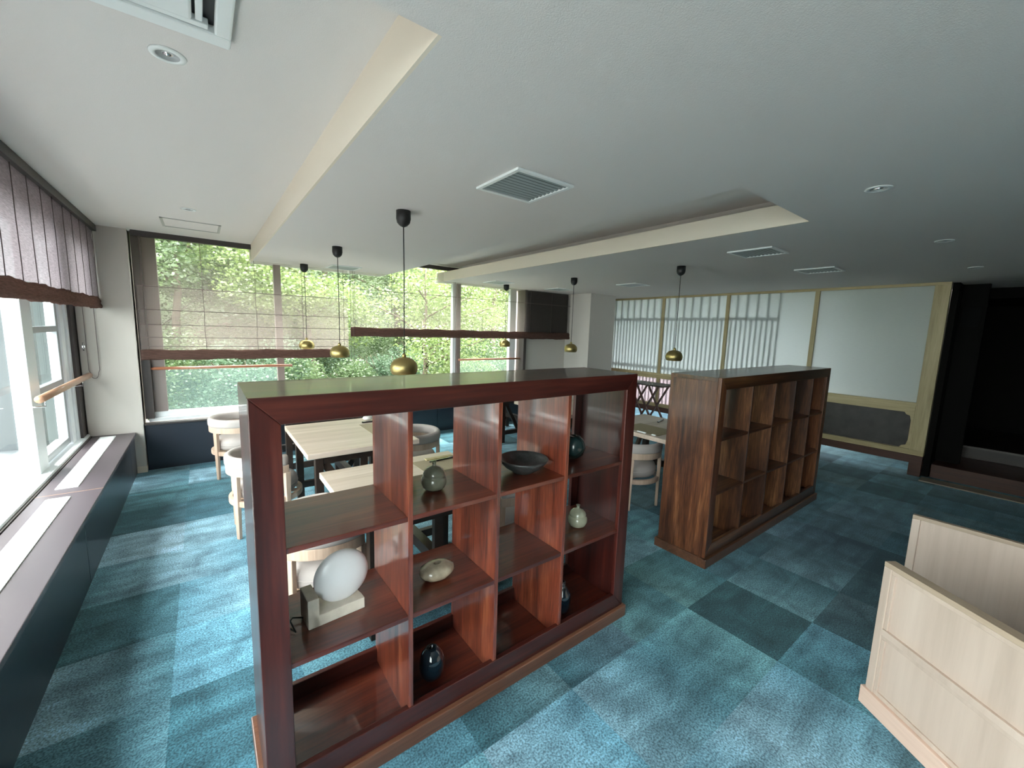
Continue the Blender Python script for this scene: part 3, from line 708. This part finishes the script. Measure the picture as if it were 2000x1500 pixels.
# ------------------------------------------------------------------ tables
def table(w, d, label):
    e = empty('dining_table'); tag(e, label, 'table')
    bx(-w/2, w/2, -d/2, d/2, .678, .72).build('tabletop', ashx, e, .003)
    lx, ly = w/2-.10, d/2-.12
    for sx in (-1, 1):
        for s_ in (-1, 1): bx(sx*lx-.03, sx*lx+.03, s_*ly-.03, s_*ly+.03, 0, .677).build('leg', darkw, e, .003)
    m = MB()
    for s_ in (-1, 1):
        m.box(-lx+.03, lx-.03, s_*ly-.022, s_*ly+.022, .60, .676); m.box(-lx+.03, lx-.03, s_*ly-.022, s_*ly+.022, .12, .18)
        m.box(-.03, .03, s_*ly-.018, s_*ly+.018, .18, .60)
    m.box(-.03, .03, -ly, ly, .30, .37)
    m.build('stretcher', darkw, e, .002)
    m = MB()
    for s_ in (-1, 1): m.bar((-.30, s_*ly, .60), (-.06, s_*ly, .18), .03, .05); m.bar((.30, s_*ly, .60), (.06, s_*ly, .18), .03, .05)
    m.build('brace', darkw, e)
    return e
T1 = table(.90, 1.08, 'pale wood dining table on dark legs, second from the front shelf'); T1.location = (1.03, 3.83, 0)
def put(x, y, label, rz=0):
    c = copy_tree(T1); c.location = (x, y, 0); c.rotation_euler = (0, 0, rz); c['label'] = label; return c
T2 = table(.96, .90, 'pale wood dining table on dark legs, directly behind the front shelf'); T2.location = (1.05, 2.40, 0)
T3 = put(1.03, 5.28, 'pale wood dining table nearest the back window, left row')
T4 = put(3.87, 2.44, 'pale wood dining table glimpsed between the two shelf units')
T5 = put(3.87, 3.92, 'pale wood dining table in the middle of the right row')
T6 = put(3.90, 5.32, 'pale wood dining table in the right row nearest the back window')
def lay(x, y, mat_label, z=.72, rz=0):
    o = bx(-.17, .17, -.22, .22, 0, .002).build('placemat', matm); o.location = (x, y, z+.0005); tag(o, mat_label, 'placemat', 'woven placemats'); return o
lay(1.36, 3.85, 'woven placemat on the second table, partly behind a divider')
lay(1.33, 2.50, 'woven placemat on the table behind the front shelf')
lay(3.65, 2.45, 'woven placemat on the table between the shelf units')
o = MB().box(-.11, .11, -.022, .022, 0, .010).build('wooden_tray', cedy, None, .009, 3); o.location = (1.38, 2.715, .7205); tag(o, 'small narrow rounded wooden tray beside the chopsticks on the near table', 'tray')
o = MB().box(-.12, .12, -.009, .009, 0, .012).build('chopstick_case', lacq, None, .004); o.location = (1.39, 2.655, .7235); o.rotation_euler = (0, 0, .06); tag(o, 'thin black chopstick case lying on the near table', 'chopsticks')
o = MB().box(-.10, .10, -.012, .012, 0, .012).build('chopstick_case', lacq, None, .004); o.location = (1.34, 4.14, .7205); tag(o, 'thin black chopstick case lying on the second table', 'chopsticks')
o = MB().ell((0, 0, .025), (.05, .035, .025), 20, 10).build('folded_napkin', paperw); o.location = (1.33, 4.24, .7205); tag(o, 'small white rolled napkin on the second table', 'napkin')
o = MB().box(-.10, .10, -.010, .010, 0, .012).build('chopstick_case', lacq, None, .004); o.location = (4.12, 2.62, .7205); o.rotation_euler = (0, 0, .3); tag(o, 'thin black chopstick case on the table between the shelf units', 'chopsticks')
for i, (dx, dy, w_) in enumerate(((0, 0, .05), (0, -.14, .022))):
    o = MB().box(-.008, .008, -w_, w_, 0, .01).build('chopstick_rest', whitep, None, .003); o.location = (3.46, 2.40+dy, .7235)
    tag(o, ('longer' if i == 0 else 'shorter')+' white rest lying on the edge of the placemat between the shelf units', 'chopstick rest')

# ------------------------------------------------------------------ barrel chairs
def make_chair(label):
    e = empty('barrel_chair'); tag(e, label, 'chair', 'barrel chairs at the tables')
    a0, a1 = math.radians(62), math.radians(298)        # open side faces +x
    R = .255
    MB().arc(rrect(.055, .095, .026, .565), R, a0, a1, 34).build('backrest_pad', cushm, e)
    for t in (a0, a1):
        pass
    MB().arc(rrect(.034, .060, .004, .512), R+.004, a0-.04, a1+.04, 34, smooth=False).build('back_rail', oak, e, .003)
    MB().arc(rrect(.030, .045, .004, .265), R-.004, 0, 2*PI, 40, smooth=False).build('seat_ring', oak, e, .003)
    s = MB()
    for q in (-.10, 0, .10): s.box(-.23, .23, q-.02, q+.02, .296, .309)
    s.build('seat_slats', oak, e)
    MB().lathe([(.0001, .311), (.17, .311), (.218, .322), (.232, .350), (.232, .395), (.218, .428), (.17, .448), (.0001, .455)], n=40).build('seat', cushm, e)
    MB().lathe([(.2325, .368), (.236, .371), (.236, .375), (.2325, .378)], n=40).build('seat_piping', cushm, e)
    for t in (math.radians(62), math.radians(145), math.radians(215), math.radians(298)):
        c = Vector(((R+.006)*math.cos(t), (R+.006)*math.sin(t), 0)); d = Vector((math.cos(t), math.sin(t), 0))
        m = MB(); tn = Vector((-d.y, d.x, 0))
        def ring(z, w, h): return [c+d*sx*w+tn*sy2*h+Vector((0, 0, z)) for sx, sy2 in ((-1, -1), (1, -1), (1, 1), (-1, 1))]
        v = ring(0, .013, .015)+ring(.512, .017, .024)
        m.add(v, [(0, 1, 2, 3), (4, 5, 6, 7), (0, 1, 5, 4), (1, 2, 6, 5), (2, 3, 7, 6), (3, 0, 4, 7)])
        m.build('leg', oak, e, .004)
    return e
C0 = make_chair('low barrel chair by the back window, beyond the left end of the shelf'); C0.location = (.27, 5.42, 0)
def chair(x, y, rz, label):
    c = copy_tree(C0); c.location = (x, y, 0); c.rotation_euler = (0, 0, rz); c['label'] = label; return c
chair(.36, 3.84, 0, 'low barrel chair half hidden behind the left post of the front shelf')
chair(.49, 2.38, .1, 'low barrel chair seen behind the round disc lamp')
chair(1.66, 3.86, PI, 'low barrel chair on the right side of the second table')
chair(1.68, 2.36, PI, 'low barrel chair on the right side of the table behind the front shelf')
chair(3.42, 2.46, 0, 'low barrel chair seen in the gap between the two shelf units')
chair(1.70, 5.30, PI, 'low barrel chair on the right side of the far left table')
chair(4.52, 2.46, PI, 'low barrel chair on the far side of the table between the shelf units')

# folding X-leg stand by the screens
st = empty('folding_stand', (6.6, 4.62, 0), math.radians(0)); tag(st, 'dark folding stand with crossed legs and a tray top, in front of the screens', 'folding table')
bx(-.22, .22, -.55, .55, .775, .80).build('tray_top', darkw, st, .003)
m = MB()
for x_ in (-.17, .17):
    for y0, y1 in ((-.42, .02), (.02, .46)):
        m.bar((x_, y0, .0), (x_, y1, .775), .025, .035, (1, 0, 0)); m.bar((x_+.03, y1, .0), (x_+.03, y0, .775), .025, .035, (1, 0, 0))
m.build('crossed_legs', darkbr, st)
o = MB().box(-.15, .15, -.11, .11, 0, .006).build('paper_sheet', paperw); o.location = (6.62, 4.83, .801); tag(o, 'white sheet lying on the dark folding stand', 'paper')

# ------------------------------------------------------------------ translucent screen wall
sc = empty('translucent_screen', (7.25, 0, 0)); tag(sc, 'long wood framed translucent screen wall on a dark sill along the right', 'screen')
ys = [1.0, 2.21, 3.49, 4.73, 5.98]
m = MB(); m.box(-.03, .05, .86, 6.0, 2.40, ZL); m.box(-.03, .05, 1.0, 6.0, .83, .935); m.box(-.03, .05, .86, 6.0, .262, .33)
m.build('rail', cedy, sc, .003)
bx(-.03, .05, .86, 1.0, .33, 2.40).build('end_stile', cedz, sc, .003)
for y_ in ys[1:]: bx(-.025, .045, y_-.028, y_+.028, .33, 2.40).build('mullion', cedz, sc, .003)
bx(-.045, -.03, .99, 6.0, .90, .925).build('bead', cedy, sc)
for i in range(4):
    a, b_ = ys[i]+(.028 if i else 0), ys[i+1]-.028
    bx(.005, .011, a, b_, .935, 2.40).build('screen_pane', frost, sc)
    bx(.010, .030, a, b_, .33, .83).build('lower_board', cedy if i < 2 else frostp, sc)
    if i < 2:
        n = .07; z0, z1 = .335, .80; a += .03 if i else .03; b_ -= .03
        pts = [(a+n, z0), (a+n*.75, z0+n*.4), (a+.2*n, z0+n*.6), (a, z0+n*1.5), (a, z1-n*1.5), (a+.2*n, z1-n*.6), (a+n*.75, z1-n*.4), (a+n, z1), (b_-n, z1), (b_-n*.75, z1-n*.4), (b_-n*.2, z1-n*.6), (b_, z1-1.5*n), (b_, z0+1.5*n), (b_-n*.2, z0+n*.6), (b_-n*.75, z0+n*.4), (b_-n, z0)]
        MB().prism(pts, 'x', -.004, .009).build('dark_plaque', plaqm, sc, .002)
m = MB(); y_ = 2.7
while y_ < 5.95: m.box(.018, .040, y_-.016, y_+.016, 2.0, 2.40); y_ += .16
y_ = 2.7
while y_ < 5.95: m.box(.018, .040, y_-.014, y_+.014, .3, 2.0); y_ += .08
for z in (2.0, 1.05): m.box(.040, .06, 2.7, 6.0, z-.025, z+.025)
m.build('outer_lattice', frmg, sc)
bx(-.05, .07, .86, 6.0, .165, .262).build('sill_beam', darkbr, sc, .004)
for y_ in (.92, 3.4, 5.9): bx(-.05, .07, y_-.06, y_+.06, 0, .165).build('post', darkbr, sc, .004)

w3 = empty('window_3', (8.75, 4.3, 1.2)); struct(w3, 'corridor window behind the screens, grey tint and end pane added to set the light')
bx(-.005, .005, -2.1, 2.1, -1.05, 1.2).build('pane', glassk, w3)

bx(-1.4, -.08, 1.80, 1.81, -1.0, 1.25).build('pane', glassk, w3)  # unseen end pane, added to let in light that brightens the far screens

# alcove: threshold, steps, picture
tag(bx(7.0, 7.2, -1.4, .84, 0, .012).build('threshold_strip', plain('worn_oak', (.28, .23, .18), .5)), 'pale wooden threshold strip where the carpet ends at the dark alcove', 'threshold')
sp_ = empty('entry_step', (7.8, -.3, 0)); tag(sp_, 'dark wooden step rising into the unlit alcove', 'step')
bx(-.47, 2.28, -.88, 1.09, 0, .17).build('lower_step', darkbr, sp_, .004)
bx(.4, 2.28, -.88, 1.09, .17, .33).build('upper_step', darkw, sp_, .004)
bx(.39, .43, -.88, 1.09, .31, .335).build('step_nosing', plain('grey_nosing', (.10, .09, .08), .5), sp_)
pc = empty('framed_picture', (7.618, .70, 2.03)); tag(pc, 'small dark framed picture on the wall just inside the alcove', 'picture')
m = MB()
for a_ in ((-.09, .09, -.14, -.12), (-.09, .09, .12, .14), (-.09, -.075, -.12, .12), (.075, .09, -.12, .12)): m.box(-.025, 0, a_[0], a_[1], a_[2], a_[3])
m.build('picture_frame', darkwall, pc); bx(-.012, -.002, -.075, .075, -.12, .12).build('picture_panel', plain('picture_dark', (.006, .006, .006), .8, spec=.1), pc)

# ------------------------------------------------------------------ pale wooden screens at the right edge
def low_screen(p, ang, L, H, th, label, mid=True):
    e = empty('low_partition', (p[0], p[1], 0), ang); tag(e, label, 'partition')
    # local x runs along the length, the framed face looks toward -y
    bx(.03, L-.03, .012, th-.004, .085, H-.022).build('panel', palez, e)
    for a in (0, L-.035): bx(a, a+.035, 0, th, .085, H-.022).build('stile', palez, e, .003)
    bx(0, L, 0, th, H-.022, H).build('top_cap', oak2, e, .002)
    if mid:
        bx(.035, L-.035, -.002, .014, H*.53, H*.53+.030).build('middle_rail', palez, e, .002)
        for z0 in (H-.044, H*.53-.020, .085): bx(.035, L-.035, .004, .013, z0, z0+.020).build('bead', palez, e, .002)
        for z0, z1 in ((.105, H*.53-.02), (H*.53+.03, H-.044)): bx(.035, .052, .004, .013, z0, z1).build('bead', palez, e, .002)
    bx(-.012, L+.012, -.012, th+.012, 0, .085).build('plinth', skirt, e, .003)
    return e
oak2 = wood('cap_wood', [(.3, (.30, .22, .16)), (.5, (.40, .30, .22)), (.7, (.5, .38, .28))], 'x', rough=.5, bump=.03)
skirt = wood('pinkish_skirt', [(.3, (.55, .38, .30)), (.5, (.66, .47, .38)), (.7, (.72, .54, .44))], 'x', rough=.5, bump=.03)
low_screen((2.41, .352), math.atan2(-.83, -.56)+0, 1.3, .717, .05, 'pale panelled low wooden partition nearest, at the lower right corner')
low_screen((3.215, .385), -PI/2, 1.5, .717, .03, 'plain pale low wooden partition standing behind the nearest one', False)

# ------------------------------------------------------------------ outside
def ground():
    n, m = 60, 40; vs = []; fs = []
    rnd = random.Random(3)
    for j in range(m+1):
        for i in range(n+1):
            x = -26+60*i/n; y = 6.45+26*j/m
            h = -.25+max(0, (y-10))**1.25*.30+rnd.uniform(-.06, .06)
            if y < 6.6: h = -.1
            vs.append((x, y, h))
    for j in range(m):
        for i in range(n): fs.append((j*(n+1)+i, j*(n+1)+i+1, (j+1)*(n+1)+i+1, (j+1)*(n+1)+i))
    return MB().add(vs, fs, True)
struct(ground().build('ground_hillside', plain('forest_floor', (.045, .07, .025), .95, var=.5, vscale=3)), 'wooded slope outside')
struct(bx(-14, -1.25, -8, 9.2, -.3, -.09).build('ground_terrace', gravel), 'gravel terrace outside the left window')
struct(bx(8.82, 22, -6, 6.44, -.3, -.1).build('ground_yard', plain('yard_soil', (.10, .10, .08), .9, var=.3)))
struct(bx(-1.75, -1.27, -6, 6.4, -.12, .30).build('trim_terrace_kerb', concr), 'pale concrete kerb outside the left window')
o = bx(-1.88, -1.42, 6.45, 6.9, -.09, 3.2).build('outdoor_column', concr, None, .01); tag(o, 'pale square column outside the left window, beyond the corner', 'column')
struct(bx(-1.95, -1.30, -6, 7.2, 2.75, 3.0).build('trim_canopy', concr), 'pale canopy edge above the left window')

def leaves(name, clusters, n, size, mat, parent, seed):
    """clusters: (cx,cy,cz,rx,ry,rz); n leaf quads spread through their shells"""
    r = np.random.default_rng(seed); n = int(n*1.9); size *= .74
    cl = np.array(clusters); vol = (cl[:, 3]*cl[:, 4]*cl[:, 5])**.7; pick = r.choice(len(cl), n, p=vol/vol.sum())
    d = r.normal(size=(n, 3)); d /= np.linalg.norm(d, axis=1)[:, None]
    rad = r.uniform(.25, 1, n)**.45
    c = cl[pick, :3]+d*cl[pick, 3:]*rad[:, None]
    a = r.normal(size=(n, 3)); a /= np.linalg.norm(a, axis=1)[:, None]
    a[:, 2] *= .5
    b = np.cross(a, r.normal(size=(n, 3))); b /= np.linalg.norm(b, axis=1)[:, None]
    s = size*r.uniform(.6, 1.3, n)[:, None]
    a = a*s; b = b*s*.55
    v = np.stack([c-a, c+b, c+a, c-b], 1).reshape(-1, 3)
    me = bpy.data.meshes.new(name)
    me.vertices.add(4*n); me.vertices.foreach_set('co', v.ravel())
    me.loops.add(4*n); me.loops.foreach_set('vertex_index', np.arange(4*n))
    me.polygons.add(n); me.polygons.foreach_set('loop_start', np.arange(0, 4*n, 4)); me.polygons.foreach_set('loop_total', np.full(n, 4))
    me.update(); me.validate(); me.materials.append(mat)
    o = bpy.data.objects.new(name, me); COL.objects.link(o); o.parent = parent; return o
def hgt(y): return -.25+max(0, (y-10))**1.25*.30
def tree(x, y, h, cr_, n, kind, label, seed, leaf=.055, lean=0, low=.25, cat='tree', nm='tree', trunk_r=.09, nb=9):
    z0 = hgt(y) if y > 6.4 else -.12
    e = empty(nm, (x, y, z0-.05)); tag(e, label, cat)
    r = random.Random(seed); m = MB()
    top = Vector((lean, 0, h*.85)); k = 9
    tr = [Vector((lean*(i/k)**1.5+r.uniform(-.04, .04), r.uniform(-.04, .04), h*.85*i/k)) for i in range(k+1)]
    m.tube(tr, [trunk_r*(1-.8*i/k) for i in range(k+1)], 8)
    cl = []
    for b in range(nb):
        i = r.uniform(low, .95); p = tr[min(k, int(i*k))]; a = r.uniform(0, 2*PI); L = cr_*r.uniform(.55, 1.0)*(1.1-.4*i)
        q1 = p+Vector((math.cos(a)*L*.5, math.sin(a)*L*.5, L*.25)); q2 = p+Vector((math.cos(a)*L, math.sin(a)*L, L*.42))
        m.tube([p, q1, q2], [trunk_r*.42*(1-.5*i), trunk_r*.26, trunk_r*.08], 6)
        for q in (q1, q2):
            cl.append((q.x+r.uniform(-.2, .2), q.y+r.uniform(-.2, .2), q.z+r.uniform(-.1, .2), cr_*.36*r.uniform(.7, 1.2), cr_*.36*r.uniform(.7, 1.2), cr_*.22*r.uniform(.7, 1.3)))
    cl.append((tr[-1].x, tr[-1].y, tr[-1].z, cr_*.4, cr_*.4, cr_*.3))
    m.build('trunk', barkm, e)
    leaves('foliage', cl, n, leaf, LF[kind], e, seed)
    return e
def shrub(x, y, w, h, n, kind, label, seed, leaf=.04):
    z0 = hgt(y) if y > 6.4 else -.12
    e = empty('shrub', (x, y, z0)); tag(e, label, 'shrub', 'shrubs outside the windows')
    r = random.Random(seed); cl = []
    for i in range(9): cl.append((r.uniform(-.7, .7)*w, r.uniform(-.3, .3)*w, h*r.uniform(.25, .8), w*.42, w*.35, h*.3))
    m = MB()
    for i in range(5): m.tube([(0, 0, 0), (r.uniform(-.3, .3)*w, r.uniform(-.2, .2)*w, h*.4), (r.uniform(-.6, .6)*w, r.uniform(-.3, .3)*w, h*.8)], [.02, .014, .006], 5)
    m.build('stems', barkm, e); leaves('foliage', cl, n, leaf, LF[kind], e, seed); return e
# maples close to the glass
tree(4.0, 8.6, 3.9, 1.9, 6500, 'lime', 'lime green maple with a forked grey trunk outside the middle of the back window', 21, .045, 0, .30, trunk_r=.075, nb=11)
tree(5.6, 10.6, 4.6, 2.1, 11000, 'lime', 'lime green maple outside the right light of the back window', 22, .05, .3, .2, trunk_r=.08)
tree(1.9, 9.6, 4.4, 2.0, 11000, 'lime', 'yellow green maple just right of the low blind outside', 23, .05, -.2, .25, trunk_r=.07)
tree(-.4, 10.4, 5.2, 2.3, 13000, 'mid', 'green broadleaf tree outside the left light of the back window', 24, .055, .1, .12, trunk_r=.1)
tree(4.9, 12.6, 6.6, 2.4, 12000, 'mid', 'tall straight trunked tree behind the maples, centre right', 25, .06, 0, .3, trunk_r=.14)
tree(6.4, 12.2, 6.2, 2.4, 12000, 'mid', 'tall straight trunked tree behind the maples, right', 26, .06, 0, .2, trunk_r=.13)
tree(2.9, 13.0, 6.5, 2.6, 13000, 'mid', 'tall bushy tree standing uphill behind the middle of the window', 27, .065, 0, .12, trunk_r=.12)
tree(.6, 12.9, 6.4, 2.7, 14000, 'dark', 'dark leafy tree uphill behind the left light', 28, .065, 0, .08, trunk_r=.12)
tree(-2.2, 11.6, 6.0, 2.6, 13000, 'dark', 'dark leafy tree at the far left beyond the back window', 29, .065, 0, .08, trunk_r=.12)
tree(8.6, 12.6, 6.2, 2.7, 13000, 'lime', 'bright green tree at the far right beyond the back window', 30, .065, 0, .1, trunk_r=.12)
tree(10.8, 15.0, 6.5, 3.0, 12000, 'mid', 'rounded green tree far off to the right on the slope', 31, .08, 0, .08, trunk_r=.13)
tree(-1.1, 13.4, 6.6, 2.6, 12000, 'mid', 'leafy tree uphill filling the gap behind the left light', 32, .065, 0, .05, trunk_r=.12)
k = 0
for x, y, w, h, kd, lb in ((-.6, 11.4, 1.7, 2.9, 'mid', 'tall leafy shrub halfway up the slope, far left'), (-.9, 8.4, 1.0, 1.7, 'mid', 'shrub below the left end of the back window'), (.5, 8.6, 1.1, 1.6, 'blue', 'bluish green shrub seen through the lower left light'),
                           (2.0, 8.2, 1.0, 1.3, 'mid', 'fresh green shrub under the middle of the window'), (3.3, 9.6, 1.2, 1.6, 'blue', 'bluish shrub behind the forked maple'),
                           (5.1, 8.7, 1.1, 1.3, 'lime', 'lime shrub below the right light of the window'), (6.8, 9.6, 1.3, 1.6, 'mid', 'green shrub at the right beyond the window'),
                           (-2.6, 9.4, 1.4, 2.0, 'dark', 'dark shrub at the far left corner outside'), (1.4, 10.6, 1.4, 2.2, 'mid', 'tall green shrub halfway up the slope, left'),
                           (4.4, 10.9, 1.4, 2.0, 'mid', 'tall green shrub halfway up the slope, right')):
    shrub(x, y, w, h, 6500, kd, lb, 50+k); k += 1
for x, y, w, h, kd, lb in ((-4.6, 9.4, 1.5, 2.6, 'mid', 'big green shrub beyond the terrace, behind the sash'), (-5.2, 6.8, 1.4, 1.7, 'lime', 'lime shrub at the edge of the gravel terrace'),
                           (-6.0, 11.5, 2.2, 4.2, 'mid', 'large green evergreen mass beyond the terrace')):
    shrub(x, y, w, h, 7000, kd, lb, 50+k, .05); k += 1
